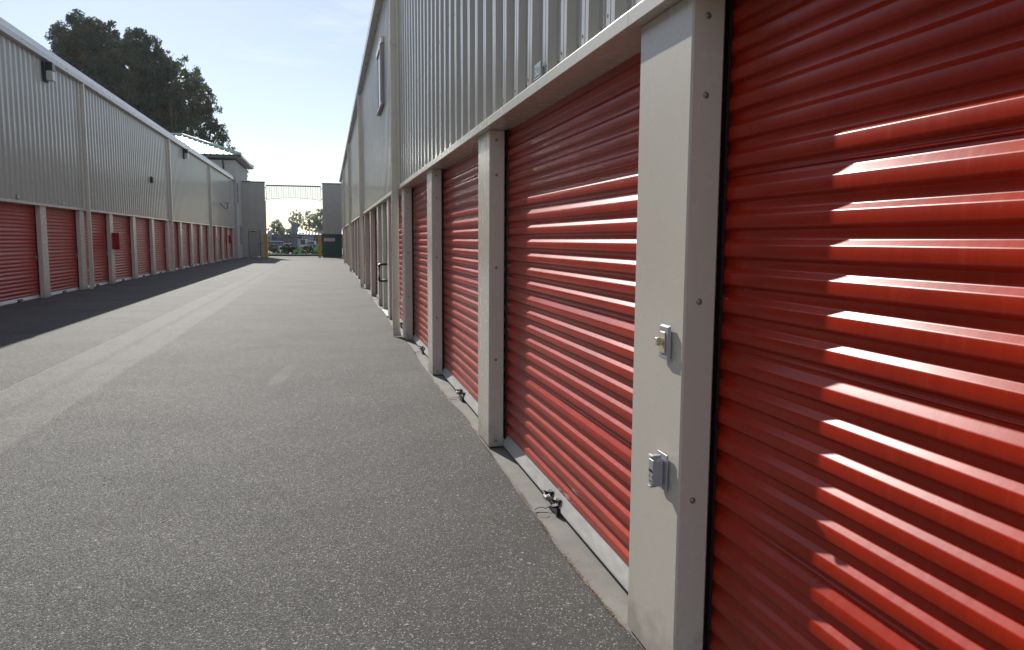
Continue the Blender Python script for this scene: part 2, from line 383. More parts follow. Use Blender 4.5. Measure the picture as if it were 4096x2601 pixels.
sc.render.resolution_x=1024; sc.render.resolution_y=650
sc.cycles.max_bounces=6; sc.cycles.use_adaptive_sampling=True

# ------------------------------------------------------------------ ground
def strip_y(name,x0,x1,prof,mat):
    m=MB()
    for (y0,z0),(y1,z1) in zip(prof,prof[1:]): m.poly([(x0,y0,z0),(x1,y0,z0),(x1,y1,z1),(x0,y1,z1)])
    return tag(m.build(name,mat),kind='structure')
strip_y('ground',-2500,2500,[(-60,-.03),(70.5,-.03),(73,-.12),(110,-1.05),(300,-1.45),(3500,-1.5)],M['grass'])
# alley asphalt with a ragged right edge
m=MB(); ys=[-40+i*2 for i in range(20)]+[0+i*.06 for i in range(700)]+[42+i*2 for i in range(15)]
rnd=random.Random(3); e=0; pts=[]
for y in ys:
    e=e*.86+rnd.uniform(-.005,.005)
    pts.append((1.092+.016*sin(y*1.3)+.006*sin(y*3.1+1)+e+.0025*max(0,y-5),y))
for (xa,ya),(xb,yb) in zip(pts,pts[1:]):
    m.poly([(-7.08,ya,0),(xa,ya,0),(xb,yb,0),(-7.08,yb,0)])
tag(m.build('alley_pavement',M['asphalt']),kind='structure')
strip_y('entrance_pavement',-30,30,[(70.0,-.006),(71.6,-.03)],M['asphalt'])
strip_y('concrete_apron',.8,1.6,[(-10,-.006),(66,-.006)],M['concrete'])
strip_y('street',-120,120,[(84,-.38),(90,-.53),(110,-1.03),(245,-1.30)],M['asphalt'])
# brown debris along the ragged joint
m=MB(); rnd=random.Random(11)
for i in range(5200):
    y=1.6+ (rnd.random()**1.5)*12
    e=1.092+.016*sin(y*1.3)+.006*sin(y*3.1+1)+.0025*max(0,y-5)
    if sin(y*9+2*sin(y*3.3))<-.1 and rnd.random()<.75: continue
    x=e+rnd.gauss(.002,.007); s_=rnd.uniform(.0015,.0045); a=rnd.uniform(0,6.3); z=rnd.uniform(.001,.005)
    m.poly([(x+s_*cos(a),y+s_*sin(a),z),(x+s_*cos(a+2),y+s_*sin(a+2),z+.002),(x+s_*cos(a+4),y+s_*sin(a+4),z)])
m.raw=True
tag(m.build('debris_line',M['moss']),'orange brown moss and grit along the asphalt edge by the right hand doors','debris',kind='stuff')

# ------------------------------------------------------------------ storage buildings
PW=.41   # pillar width along the alley
def door_mesh(side,width,name='roller_door'):
    """curtain hung at local y 0..width, crest at d=.131 from the pillar face; side +1 right, -1 left"""
    m=MB(); p=.0885; prof=[]
    z=2.235; k=0; rc=.0158
    pts=[(rc,2.30)]
    zt=2.198
    while zt>.10:
        h=.0075 if (k and k%6==0) else .0015
        a=[(rc,zt+.0155+.0034+h),(rc-.0009,zt+.0155+h),(rc-.0032,zt+.0130+h),(.0030,zt+.0028),(.0008,zt+.0004),(0,zt-.0022),
           (0,zt-.0315),(.0008,zt-.0345),(.0035,zt-.0375),(rc-.0030,zt-.0435),(rc-.0008,zt-.0458),(rc,zt-.0480)]
        pts+=a
        k+=1
        if k%6==0:   # lock seam in the recess
            pts+=[(rc,zt-.0555),(rc-.0050,zt-.0575),(rc-.0058,zt-.0600),(rc-.0045,zt-.0618),(rc+.002,zt-.0622),(rc+.0005,zt-.0640)]
            zt-=p+.0095
        else: zt-=p
    pts.append((rc,.088))
    n=28; ys=[-.085+(width+.170)*i/n for i in range(n+1)]
    rnd=random.Random(5)
    ph=[rnd.uniform(0,6.3) for _ in range(8)]
    def jit(i,j):
        y=ys[j]; z=pts[i][1]
        return side*(.0005*sin(y*2.1+z*3+ph[0])+.00012*sin(y*7.3-z*9+ph[1])+.004*sin(y/width*pi)*sin(z*1.3))
    m.extr_y([(side*x,z) for x,z in pts],ys,smooth=True,jit=jit)
    return m
def mirror(pts,side): return [(side*x,z) for x,z in pts]

def storage(side,x0,ykeys,pitch,ytrim0,ytrim1,ds_idx,label,rz,skip_doors=(),special=None,ztrim=2.246):
    """local frame: x=0 is the outer face of the pillars, side=+1 building lies towards +x"""
    b=thing('storage_building',label,'building',(x0,0,0),rz)
    S=side
    # inner wall behind the doors and body
    m=MB(); m.box(S*.175,S*9,ytrim0,ytrim1,0,5.9); m.build('wall',M['dark'],b)
    m=MB()
    prof=[(S*-.02,6.10),(S*4.7,6.75),(S*9.2,6.0),(S*9.2,5.93),(S*.05,5.93)]
    m.extr_y(prof,[ytrim0-.0,ytrim1],closed=True); m.build('roof',M['gutter'],b)
    # gutter
    gx=.16; gp=[(S*-.012,5.86),(S*-gx,5.86),(S*-(gx+.006),5.995),(S*-(gx-.012),6.02),(S*-.075,6.185),(S*-.012,6.185)]
    y=ytrim0
    while y<ytrim1-.1:
        y2=min(y+6.2,ytrim1+.06); m=MB(); m.extr_y(gp,[y+.002,y2-.002],closed=True); y=y2; m.build('gutter',M['gutter'],b)
    # header trim over the doors
    z0=ztrim
    m=MB(); y=ytrim0; k=0
    prof=[(S*-.048,z0+.054),(S*-.050,z0+.050),(S*-.050,z0+.001),(S*-.046,z0-.001),(S*-.040,z0+.003),(S*.160,z0+.005),(S*.160,z0+.054)]
    while y<ytrim1-.1:
        y2=min(y+3.05,ytrim1); m=MB(); m.extr_y([(a,zz+.0005*(k%2)) for a,zz in prof],[y,y2-.003],closed=True); y=y2; k+=1; m.build('door_header',M['tan'],b)
    # corrugated upper wall in bays
    bays=[ytrim0]+[ykeys[i]+PW+.02 for i in ds_idx if ytrim0<ykeys[i]+PW<ytrim1-1]+[ytrim1]
    zA,zB=z0+.054,5.93
    rnd=random.Random(9)
    for a_,b_ in zip(bays,bays[1:]):
        m=MB(); pr=[]; y=a_
        off=.0
        while y<b_:
            pr+= [(S*0,y+.0),(S*0,y+.060),(S*-.005,y+.066),(S*-.005,y+.074),(S*0,y+.080),(S*0,y+.135),(S*-.036,y+.165),(S*-.036,y+.205),(S*-.031,y+.2075),(S*-.031,y+.2125),(S*-.036,y+.215),(S*-.036,y+.255),(S*0,y+.288)]
            y+=.305
        pr=[p for p in pr if p[1]<=b_]
        pr=[(x-0.0*S,y) for x,y in pr]
        zs=[zA+(zB-zA)*t/10 for t in range(11)]
        ph=rnd.uniform(0,6)
        m.extr_z(pr,zs,jit=lambda i,j:.0016*sin(pr[i][1]*.9+j*.8+ph)+.0008*sin(pr[i][1]*4.+j*1.7))
        # screw rows
        for zr in (zA+.05,3.35,4.55,5.75):
            y=a_+.105
            while y<b_-.05:
                for dy in (0,.14):
                    if a_<y+dy<b_-.02: 
                        ox=-.0 if dy==0 else -.036
                        m.disc((S*ox,y+dy,zr),(-S,0,0),.0065,.004,6,1)
                y+=.305
        m.build('wall_panel',[M['panel'],M['screw']],b)
    # joint covers and downspouts
    for i in ds_idx:
        yj=ykeys[i]+PW+.05
        if not (ytrim0<yj<ytrim1+1): continue
        m=MB(); m.box(S*-.055,S*-.001,yj-.17,yj-.03,z0+.056,5.90,bev=.004); m.build('joint_cover',M['litcream'] if S>0 else M['tan'],b)
        # downspout: rectangular pipe, kicked out at the foot
        d=MB(); xa,xb=S*-.145,S*-.038
        prof=[(0,.10),(0,5.87)]
        d.box(xa,xb,yj+.022,yj+.102,.105,5.858,bev=.006)
        # shoe
        q0=[(xa,yj+.022,.103),(xb,yj+.022,.103),(xb,yj+.102,.103),(xa,yj+.102,.103)]
        q1=[(xa-S*.0,yj-.075,.012),(xb+S*.012,yj-.075,.022),(xb+S*.012,yj+.03,.05),(xa,yj+.03,.045)]
        for k in range(4):
            k2=(k+1)%4; d.poly([q0[k],q0[k2],q1[k2],q1[k]])
        ds=d.build('downspout',M['tan'],b)
        for zc in (.56,2.7,4.4):
            s_=MB(); s_.box(S*-.149,S*.03,yj+.012,yj+.020,zc-.022,zc+.022); s_.disc((S*-.10,yj+.012,zc),(0,-1,0),.007,.004,8); s_.build('strap',M['zinc'] if False else M['tan'],ds)
    # pillars
    pill=None
    for i,y in enumerate(ykeys):
        if not (ytrim0<=y<ytrim1): continue
        m=MB(); m.box(0,S*.110,y,y+PW,.004,z0-.002 if False else z0+.004,bev=.006)
        pl=m.build('pillar',M['tan'],b)
        if S>0 and 0<y<22:
            for zz in (2.18,1.942,1.299,.643,.05):
                s_=MB(); pr_=[(.0105,0),(.0105,.0018),(.0065,.0022),(.0062,.0055),(.0035,.0062)]
                s_.tube([(S*.050,y+.0003-q,zz) for _,q in pr_],[q for q,_ in pr_],12); s_.build('screw',M['screw'],pl)
    # doors
    wd=pitch-PW
    dm=door_mesh(S,wd).mesh('roller_door',M['red'])
    # rail
    r_=MB(); X=.131
    rp=[(.012,.094),(.008,.094),(.004,.089),(-.031,.030),(-.033,.024),(-.027,.019),(.002,.020),(.012,.030)]
    r_.extr_y([(S*a,z) for a,z in rp],[.012,wd-.012],closed=True); railm=r_.mesh('bottom_rail',M['alu'])
    s2=MB(); s2.extr_y([(S*.010,.022),(S*-.012,.021),(S*-.014,.003),(S*.008,.0005)],[.02,wd-.02],closed=True); sealm=s2.mesh('bottom_seal',M['zinc'])
    gm=MB(); gm.box(S*-.010,S*-.0025,-.004,.020,0.0,z0); guidem=gm.mesh('guide',M['black'])
    gm=MB(); gm.box(S*-.010,S*-.0025,wd-.006,wd+.018,0.0,z0); guidem2=gm.mesh('guide',M['black'])
    # bottom latch
    yc=wd*.51; latches=[]
    for dy,sg in ((.075,1),(-.075,-1)):
        l=MB()
        # flared black wings
        for t in range(6):
            a0=-.9+t*.3; a1=a0+.3
            def P(a,h,w_): return (S*(-.030-.045*cos(a)*h),yc+dy+sg*w_+.055*a*h*.8,.052+.012*h)
            l.poly([(S*-.012,yc+dy+.014*a0,.060),(S*-.012,yc+dy+.014*a1,.060),(S*(-.045-.02*cos(a1)),yc+dy+.036*a1,.080-.02*abs(a1)),(S*(-.045-.02*cos(a0)),yc+dy+.036*a0,.080-.02*abs(a0))])
        l.box(S*-.064,S*-.010,yc+dy-.016,yc+dy+.016,.030,.040)
        l.box(S*-.030,S*-.010,yc+dy-.020,yc+dy+.020,.034,.075)
        if sg<0: l.box(S*-.050,S*-.018,yc-.14,yc-.04,.006,.0345,0)
        latches.append(l.mesh('latch',M['black']))
    l2=MB(); l2.box(S*-.070,S*-.034,yc+.01,yc+.075,.036,.062,bev=.006); clipm=l2.mesh('latch_clip',M['zinc'])
    l3=MB(); pr=[(S*-.03,yc-.03,.03)]
    for t in range(11):
        a=t/10*pi*1.9; pr.append((S*(-.085-.035*(1-cos(a))),yc-.03+.028*sin(a)-.05*t/10,.010+.004*sin(t)))
    l3.tube(pr,.0022,6); 
    loopm=l3.mesh('pull_cord',M['black'])
    lm=MB(); yl=wd-.12
    lm.box(S*-.020,S*-.003,yl-.06,yl+.05,.98,1.05,bev=.004); lm.tube([(S*-.028,yl-.09,1.015),(S*-.028,yl+.09,1.015)],.009,8); lm.box(S*-.045,S*-.02,yl-.01,yl+.01,.955,1.0,bev=.003)
    slm=lm.mesh('side_latch',M['zinc'])
    out=[]
    for i in range(len(ykeys)-1):
        y=ykeys[i]+PW; yn=ykeys[i+1]
        if y>=ytrim1 or yn<=ytrim0 or i in skip_doors: continue
        d=link('roller_door',dm,b,(S*X,y,0))
        if abs((yn-y)-wd)>.02: d.scale=(1,(yn-y)/wd,1)
        link('bottom_rail',railm,d); link('bottom_seal',sealm,d); link('guide',guidem,d); link('guide',guidem2,d)
        lt=link('latch',latches[0],d); link('latch',latches[1],d); link('latch_clip',clipm,d); link('pull_cord',loopm,d)
        if S<0: link('side_latch',slm,d)
        out.append(d)
    return b,out

RK=[2.24+3.06*k for k in range(-3,20)]            # right pillars
LK=[21.10+3.11*k for k in range(-8,14)]
# right building
rb,rd=storage(1,1.10,RK,3.06,-6.5,61.4,[3+3,7+3,11+3,15+3],'long tan metal storage building on the right, near camera, with large red roller doors',-R(.14),skip_doors=(7,))
lb,ld=storage(-1,-6.76,LK,3.11,-3.7,61.9,[5,9,13,17,21],'tan metal storage building on the left, in shade, with a row of red doors',0,ztrim=2.262)

# number plates
def plate(S,x,y,z,parent,txt=None):
    m=MB(); m.box(x,x-S*.002,y,y+.13,z,z+.078,0); p=m.build('number_plate',[M['plate']],parent)
    if txt:
        f=MB(); 
        for a in ((y+.003,y+.127,z+.003,z+.007),(y+.003,y+.127,z+.071,z+.075),(y+.003,y+.007,z+.003,z+.075),(y+.123,y+.127,z+.003,z+.075)):
            f.box(x-S*.0020,x-S*.0030,a[0],a[1],a[2],a[3])
        f.build('border',M['platew'],p)
        # text reads from the alley: for the right wall the reader looks along +x, left to right is +y -> -y
        if S>0: Mx=Matrix.Translation((x-.003,y+.065,z+.039)) @ Matrix(((0,0,-1,0),(-1,0,0,0),(0,1,0,0),(0,0,0,1)))
        else: Mx=Matrix.Translation((x+.003,y+.065,z+.039)) @ Matrix(((0,0,1,0),(1,0,0,0),(0,1,0,0),(0,0,0,1)))
        text_obj('number',txt,.074,M['platew'],p,Mx,.0004,.0012,.62)
    else:
        f=MB(); f.box(x-S*.0020,x-S*.0030,y+.015,y+.115,z+.012,z+.066); f.build('number_panel',M['platew'],p)
    return p
pn=thing('unit_number_plate','small teal number plate reading 5020 above the second red door on the right wall','sign')
plate(1,1.062,3.80,2.305,pn,'5020')
for i,(y,lab) in enumerate(((19.60,'small green edged plate above the leftmost red door on the left wall'),(22.72,'small green edged plate above the second red door on the left wall'))):
    t=thing('unit_number_plate',lab,'sign'); plate(-1,-6.722,y,2.36,t)

# light switch and outlet on the near pillar (outer face x = 1.093 there)
xf=1.1005-.0025*2.35+.0035
t=thing('light_switch','ivory switch knob on a grey wall plate, upper fitting on the nearest pillar','switch',(xf,2.352,1.155))
m=MB()
o=[(0,-.036,-.058),(0,.036,-.058),(0,.036,.058),(0,-.036,.058)]; i_=[(-.010,-.031,-.052),(-.010,.031,-.052),(-.010,.031,.052),(-.010,-.031,.052)]
for k in range(4): m.poly([o[k],o[(k+1)%4],i_[(k+1)%4],i_[k]])
m.poly(i_); m.poly(o); m.build('wall_plate',M['pgrey'],t)
m=MB(); m.box(-.0135,-.0099,-.017,.019,-.036,.036,bev=.0015); m.build('switch_body',M['ivory'],t)
m=MB(); m.tube([(-.013,.001,.003),(-.024,.001,.003)],[.012,.011],14); m.box(-.036,-.020,-.008,.010,-.010,.017,bev=.002); m.build('knob',M['ivory'],t)
t=thing('outdoor_outlet','grey weatherproof outlet with a hinged cover, lower fitting on the nearest pillar','outlet',(xf,2.345,.715))
m=MB(); m.box(0,-.006,-.038,.038,-.062,.064,bev=.002); m.build('wall_plate',M['pgrey'],t)
m=MB(); m.box(-.0061,-.046,-.025,.025,-.048,.050,bev=.009); cv=m.build('cover',M['pgrey'],t)
m=MB(); m.tube([(-.040,-.022,.052),(-.040,.022,.052)],.006,10); m.box(-.012,-.040,-.010,.010,.050,.058,bev=.002); m.build('hinge',M['pgrey'],cv)
m=MB(); m.box(-.030,-.052,-.010,.010,-.052,-.046,bev=.001); m.build('catch',M['pgrey'],cv)
m=MB()
for yy in (-.014,-.009,-.004,.001,.006,.011): m.box(-.0461,-.0467,yy,yy+.003,.000,.010 if int(yy*1000)%2 else .007)
for yy in (-.014,.010): m.box(-.0461,-.0467,yy,yy+.003,-.018,-.012)
for zz in (-.030,-.033): m.box(-.0461,-.0467,-.010,.010,zz,zz+.0012)
m.build('markings',M['black'],cv)

# walk door with black pull handle between pillars 5 and 6 of the right building
t_y=14.48; dx=.0025*(15.5-5)
wb=MB(); wb.box(.12,.165,t_y+PW,17.54,0.0,2.24,0); wb.build('infill_wall',M['dark'],rb)
wb=MB(); wb.box(.02,.12,16.35,16.60,0.02,2.235,bev=.004); wb.build('door_post',M['tan'],rb)
wd_=MB(); wd_.box(.098,.118,t_y+PW+.03,16.345,.05,2.15,bev=.003); wdo=wd_.build('walk_door',M['tan'],rb)
tag(wdo,'tan personnel door with a black pull handle')
m=MB(); m.box(.090,.0975,16.27,16.345,1.0,2.12); m.build('door_edge',M['orange'],wdo)
m=MB(); m.tube([(.098,15.55,.67),(-.10,15.55,.67),(-.115,15.55,.685),(-.115,15.55,.985),(-.10,15.55,1.0),(.098,15.55,1.0)],.025,10); m.build('pull_handle',M['black'],wdo)
m=MB(); m.box(-.02,.12,t_y+PW,16.35,.0,.03,bev=.003); m.build('threshold',M['alu'],rb)

# framed window high on the right wall
wx=.0
m=MB()
y0,y1,z0,z1=14.75,16.1,3.98,5.20
m.box(-.070,-.037,y1-.12,y1,z0+.06,z1-.12,bev=.004)
wfr=m.build('window',M['taupe'],rb)
m=MB(); m.box(-.10,-.037,y0,y0+.09,z0+.06,z1-.12,bev=.004); m.build('jamb',M['taupe'],wfr)
m=MB(); m.box(-.085,-.037,y0-.04,y1+.04,z1-.118,z1,bev=.004); m.build('head_flashing',M['tan'],wfr)
m=MB(); m.box(-.09,-.037,y0-.04,y1+.04,z0,z0+.058,bev=.004); m.build('sill',M['taupe'],wfr)
m=MB(); m.box(-.060,-.040,y0+.092,y1-.122,z0+.06,z1-.12); m.build('pane',M['glass'],wfr)
# window at far end of left building
m=MB(); X=0
y0,y1,z0,z1=59.9,60.5,4.15,5.83
m.box(.037,.085,y0,y0+.08,z0,z1); m.box(.037,.085,y1-.08,y1,z0,z1); m.box(.037,.085,y0+.081,y1-.081,z1-.08,z1); m.box(.037,.085,y0+.081,y1-.081,z0,z0+.08)
wfr=m.build('window',M['tan'],lb); m=MB(); m.box(.040,.06,y0+.082,y1-.082,z0+.082,z1-.082); m.build('pane',M['glass'],wfr)

# wall pack lights
def wallpack(y,z,label):
    t=thing('wall_light',label,'wall light',(-6.722,y,z),0,'box lights under the left eave')
    m=MB(); m.box(0,.06,-.13,.13,-.24,.24,bev=.01); m.build('back_box',M['bronze'],t)
    m=MB(); m.box(.061,.22,-.11,.11,.03,.235,bev=.008); m.build('hood',M['bronze'],t)
    m=MB(); m.box(.061,.215,-.105,.105,-.21,.029,bev=.012); m.build('lens',M['lens'],t)
wallpack(21.85,5.58,'larger looking box light under the left eave, nearest to the camera')
wallpack(41.2,5.62,'small far box light under the left eave, beyond the second joint post')
# small louvre boxes
t=thing('vent_box','small dark square vent high on the left wall between two joint posts','vent',(-6.722,33.5,3.80))
m=MB(); m.box(0,.09,-.11,.11,-.12,.12,bev=.01); m.build('housing',M['bronze'],t)
m=MB(); 
for k in range(4): m.box(.0901,.104,-.09,.09,-.09+k*.05,-.06+k*.05)
m.build('louvre',M['bronze'],t)
# fire extinguisher cabinets
def firebox(y,z,label,x=-6.757):
    t=thing('fire_cabinet',label,'fire cabinet',(x,y,z),0,'red fire cabinets on the left pillars')
    m=MB(); m.box(0,.21,-.16,.16,-.27,.27,bev=.008); m.build('cabinet',M['firered'],t)
    m=MB(); m.box(.2101,.220,-.145,.145,-.255,.255,bev=.003); dd=m.build('door',M['firered'],t)
    m=MB(); m.box(.2201,.235,.10,.12,-.03,.03,bev=.002); m.build('handle',M['zinc'],dd)
firebox(27.62,1.39,'red fire cabinet on the left pillar just past the first downspout')
firebox(58.6,1.46,'small red fire cabinet on a far left pillar near the gate')
# security camera
t=thing('security_camera','pale bullet security camera on a bracket high on the far left wall','security camera',(-6.722,54.3,3.75))
m=MB(); m.tube([(0,-.25,.05),(.30,.05,-.28),(.42,.08,-.28),(.46,.08,0)],.025,8); m.build('bracket',M['bronze'],t)
m=MB(); m.tube([(.36,.18,.10),(.62,-.22,-.05)],.075,12); m.build('housing',M['white'],t)
m=MB(); m.box(.34,.66,-.24,.2,.10,.115); m.build('sunshade',M['white'],t)

# ------------------------------------------------------------------ office building with hip roof
of=thing('office_building','stucco office with green trimmed pale hip roof behind the left storage building','building',(0,0,0))
m=MB(); m.box(-17.5,-6.5,62.0,71.0,-.02,7.35,0); m.build('wall',M['stucco'],of)
ex0,ex1,ey0,ey1,ez=-18.1,-6.05,61.35,71.7,7.72
ra=(-10.9,66.5,9.62); rbk=(-13.5,66.5,9.62)
m=MB(); cs=[(ex1,ey0,ez),(ex1,ey1,ez),(ex0,ey1,ez),(ex0,ey0,ez)]
m.poly([cs[0],cs[3],rbk,ra]); m.poly([cs[0],cs[1],ra]); m.poly([cs[1],cs[2],rbk,ra]); m.poly([cs[2],cs[3],rbk])
rf=m.build('roof',M['roofmetal'],of)
m=MB()
# seams on the south slope and ridge caps
import itertools
k=0; x=ex1-.35
while x>ex0+.3:
    # top of seam on hip or ridge
    if x>ra[0]: tt=(ex1-x)/(ex1-ra[0])
    elif x<rbk[0]: tt=(x-ex0)/(rbk[0]-ex0)
    else: tt=1
    tt=max(0,tt-.02)
    y_=ey0+(ra[1]-ey0)*tt; z_=ez+(ra[2]-ez)*tt
    m.poly([(x-.02,ey0,ez+.005),(x+.02,ey0,ez+.005),(x+.02,y_,z_+.005),(x-.02,y_,z_+.005)])
    m.box(x-.018,x+.018,ey0,ey0+.01,ez,ez+.06)
    for sx in(-.018,.018): m.poly([(x+sx,ey0,ez),(x+sx,y_,z_),(x+sx,y_,z_+.06),(x+sx,ey0,ez+.06)])
    m.poly([(x-.018,ey0,ez+.06),(x+.018,ey0,ez+.06),(x+.018,y_,z_+.06),(x-.018,y_,z_+.06)])
    x-=.44
m.raw=True
m.build('standing_seams',M['roofmetal'],rf)
m=MB()
for a,b_ in ((cs[0],ra),(cs[3],rbk),(ra,rbk),(cs[1],ra)):
    m.tube([(a[0],a[1],a[2]+.05),(b_[0],b_[1],b_[2]+.05)],.11,6)
m.build('ridge_cap',M['roofmetal'],rf)
m=MB(); T=.19
m.box(ex0-.02,ex1+.02,ey0-.05,ey0+.02,ez-T,ez-.004); m.box(ex1-.05,ex1+.05,ey0+.021,ey1,ez-T,ez-.004)
m.build('fascia',M['green'],of)
m=MB(); m.box(ex0+.02,ex1-.055,ey0+.025,ey1,ez-.20,ez-.14); m.build('soffit',M['stucco'],of)
m=MB(); m.tube([(-7.35,61.40,ez-.2),(-7.35,61.45,ez-.3),(-7.35,61.93,ez-.75),(-7.35,61.93,6.0)],.06,8); m.build('downspout',M['green'],of)
for (y0,y1,z0,z1) in ((62.25,63.05,4.2,5.75),(63.5,64.5,1.0,2.55)):
    m=MB(); m.box(-6.499,-6.45,y0,y0+.07,z0,z1); m.box(-6.499,-6.45,y1-.07,y1,z0,z1); m.box(-6.499,-6.45,y0+.071,y1-.071,z0,z0+.07); m.box(-6.499,-6.45,y0+.071,y1-.071,z1-.07,z1); m.box(-6.499,-6.46,y0+.071,y1-.071,(z0+z1)/2-.02,(z0+z1)/2+.02)
    f=m.build('window',M['pgrey'],of); m=MB(); m.box(-6.4985,-6.475,y0+.072,y1-.072,z0+.072,z1-.072); m.build('pane',M['glass'],f)

# ------------------------------------------------------------------ gate walls
GY=66.0
t=thing('gate_wall','tall stucco wall with a tan service door left of the driveway gate','wall',(0,0,0))
m=MB(); x0,x1=-6.495,-4.74; a,b_=-6.10,-5.16; 
m.box(x0,a,GY,GY+.3,0,6.02); m.box(b_,x1,GY,GY+.3,0,6.02); m.box(a+.0005,b_-.0005,GY+.0,GY+.3,2.22,6.02)
m.build('wall',M['stucco2'],t)
m=MB(); m.box(x0-.02,x1+.03,GY-.03,GY+.33,6.021,6.10); m.build('cap',M['green'],t)
m=MB(); m.box(a+.04,b_-.04,GY+.06,GY+.10,.045,2.16); d=m.build('service_door',M['taupe'],t)
m=MB(); m.box(b_-.13,b_-.11,GY+.02,GY+.059,.98,1.02); m.box(b_-.26,b_-.11,GY+.0,GY+.02,.99,1.015); m.build('lever_handle',M['bronze'],d)
m=MB(); m.box(a+.2,a+.55,GY-.03,GY+.059,2.06,2.12); m.build('door_closer',M['bronze'],d)
m=MB(); m.box(a,a+.035,GY+.02,GY+.2,0.03,2.2); m.box(b_-.035,b_,GY+.02,GY+.2,0.03,2.2); m.box(a,b_,GY+.02,GY+.2,2.165,2.218); m.build('door_frame',M['bronze'],t)
m=MB(); m.box(x1+.001,x1+.05,GY+.2,GY+.27,0,4.6); m.build('corner_guard',M['yellow'],t)
t=thing('gate_wall','stucco wall with a dark green lower panel right of the driveway gate','wall',(0,0,0))
x0,x1=-.20,1.32
m=MB(); m.box(x0,x1,GY,GY+.3,0,6.02); m.build('wall',M['stucco2'],t)
m=MB(); m.box(x0-.03,x1+.02,GY-.03,GY+.33,6.021,6.10); m.build('cap',M['green'],t)
m=MB(); m.box(x0-.10,x1-.03,GY-.12,GY-.001,.02,1.92,bev=.01); p_=m.build('lower_panel',M['darkgreen'],t)
m=MB()
for k in range(1,7): m.box(x0-.10+k*.2,x0-.10+k*.2+.012,GY-.124,GY-.1205,.05,1.88)
m.build('panel_ribs',M['darkgreen'],p_)
m=MB(); m.tube([(x0-.05,GY-.06,1.93),(x0-.05,GY-.06,3.4)],.03,8); m.build('conduit',M['pgrey'],t)
sg=thing('danger_sign','white sign with red lettering DANGER KEEP CLEAR on the dark green panel','sign',(.30,GY-.130,1.46))
m=MB(); m.box(-.44,.44,0,.006,-.14,.14); m.build('board',M['signw'],sg)
Mx=Matrix(((1,0,0,0),(0,0,-1,-.0012),(0,1,0,.065),(0,0,0,1)))
text_obj('lettering','DANGER',.13,M['signr'],sg,Mx,.0006,.003,1.25)
Mx=Matrix(((1,0,0,0),(0,0,-1,-.0012),(0,1,0,-.068),(0,0,0,1)))
text_obj('lettering','KEEP CLEAR',.13,M['signr'],sg,Mx,.0006,.003,1.05)

# overhead grille
t=thing('overhead_grille','green arched picket grille spanning high above the driveway gate','gate grille',(0,GY+.15,0))
gx0,gx1=-4.64,-.31
m=MB(); m.box(gx0,gx1,-.04,.04,5.76,5.86); m.build('top_rail',M['green'],t)
def arc(x,ze,zm): u=(x-(gx0+gx1)/2)/((gx1-gx0)/2); return zm-(zm-ze)*u*u
m=MB(); m.tube([(gx0+(gx1-gx0)*k/24,0,arc(gx0+(gx1-gx0)*k/24,4.66,4.84)) for k in range(25)],.018,6); m.build('arched_rail',M['green'],t)
n=32
for k in range(n+1):
    x=gx0+.01+(gx1-gx0-.02)*k/n; r=.014 if 0<k<n else .022
    m=MB(); m.box(x-r,x+r,-r,r,arc(x,4.66,4.84),5.759); m.build('picket' if 0<k<n else 'end_bar',M['green'],t)
for s_,xw in((-1,gx0),(1,gx1)):
    for z in(4.78,5.62):
        m=MB(); m.box(xw if s_>0 else xw-.099,xw+.109 if s_>0 else xw,-.02,.02,z-.025,z+.025); m.build('bracket',M['green'],t)
# sliding gate
t=thing('driveway_gate','dark green arched picket sliding gate across the driveway','gate',(0,GY+.8,0))
hx0,hx1=-4.95,-.05
def arc2(x,ze,zm): u=(x-(-2.65))/2.05; return zm-(zm-ze)*u*u
for ze,zm,nm in((1.56,1.84,'arched_rail'),(1.34,1.62,'arched_rail')):
    m=MB(); m.tube([(hx0+(hx1-hx0)*k/24,0,arc2(hx0+(hx1-hx0)*k/24,ze,zm)) for k in range(25)],.024,6); m.build(nm,M['green'],t)
m=MB(); m.box(hx0,hx1,-.03,.03,.06,.20); m.build('bottom_rail',M['green'],t)
m=MB(); m.box(hx0,hx1,-.03,.03,.201,.215); m.build('rail_cap',M['white'],t)
n=36
for k in range(n+1):
    x=hx0+(hx1-hx0)*k/n
    m=MB(); m.box(x-.010,x+.010,-.010,.010,.216,arc2(x,1.56,1.84)+.17); m.build('picket',M['green'],t)
# yellow guide posts
def ypost(x,y,w_,h,label):
    t=thing('gate_post',label,'post',(x,y,0),0,'yellow posts at the gate')
    m=MB(); m.box(-w_/2,w_/2,-w_/2,w_/2,0,h-.04,bev=.02); m.build('post',M['yellow'],t)
    m=MB(); m.box(-w_/2-.01,w_/2+.01,-w_/2-.01,w_/2+.01,h-.039,h,bev=.012); m.build('cap',M['yellow'],t)
ypost(-4.50,62.6,.28,1.86,'wider yellow steel post at the left side of the gate')
ypost(-.50,65.2,.24,1.87,'slimmer yellow steel post at the right side of the gate')
t=thing('pipe_hoop','thin black bent pipe standing left of the left yellow gate post','pipe rail',(-4.86,62.8,0))
m=MB(); m.tube([(-.06,0,0),(-.06,0,1.08),(-.03,0,1.16),(.06,0,1.16),(.12,0,1.16)],.03,10); m.build('pipe',M['black'],t)
m=MB(); m.box(-.14,.02,-.08,.08,0,.02); m.build('base',M['black'],t)

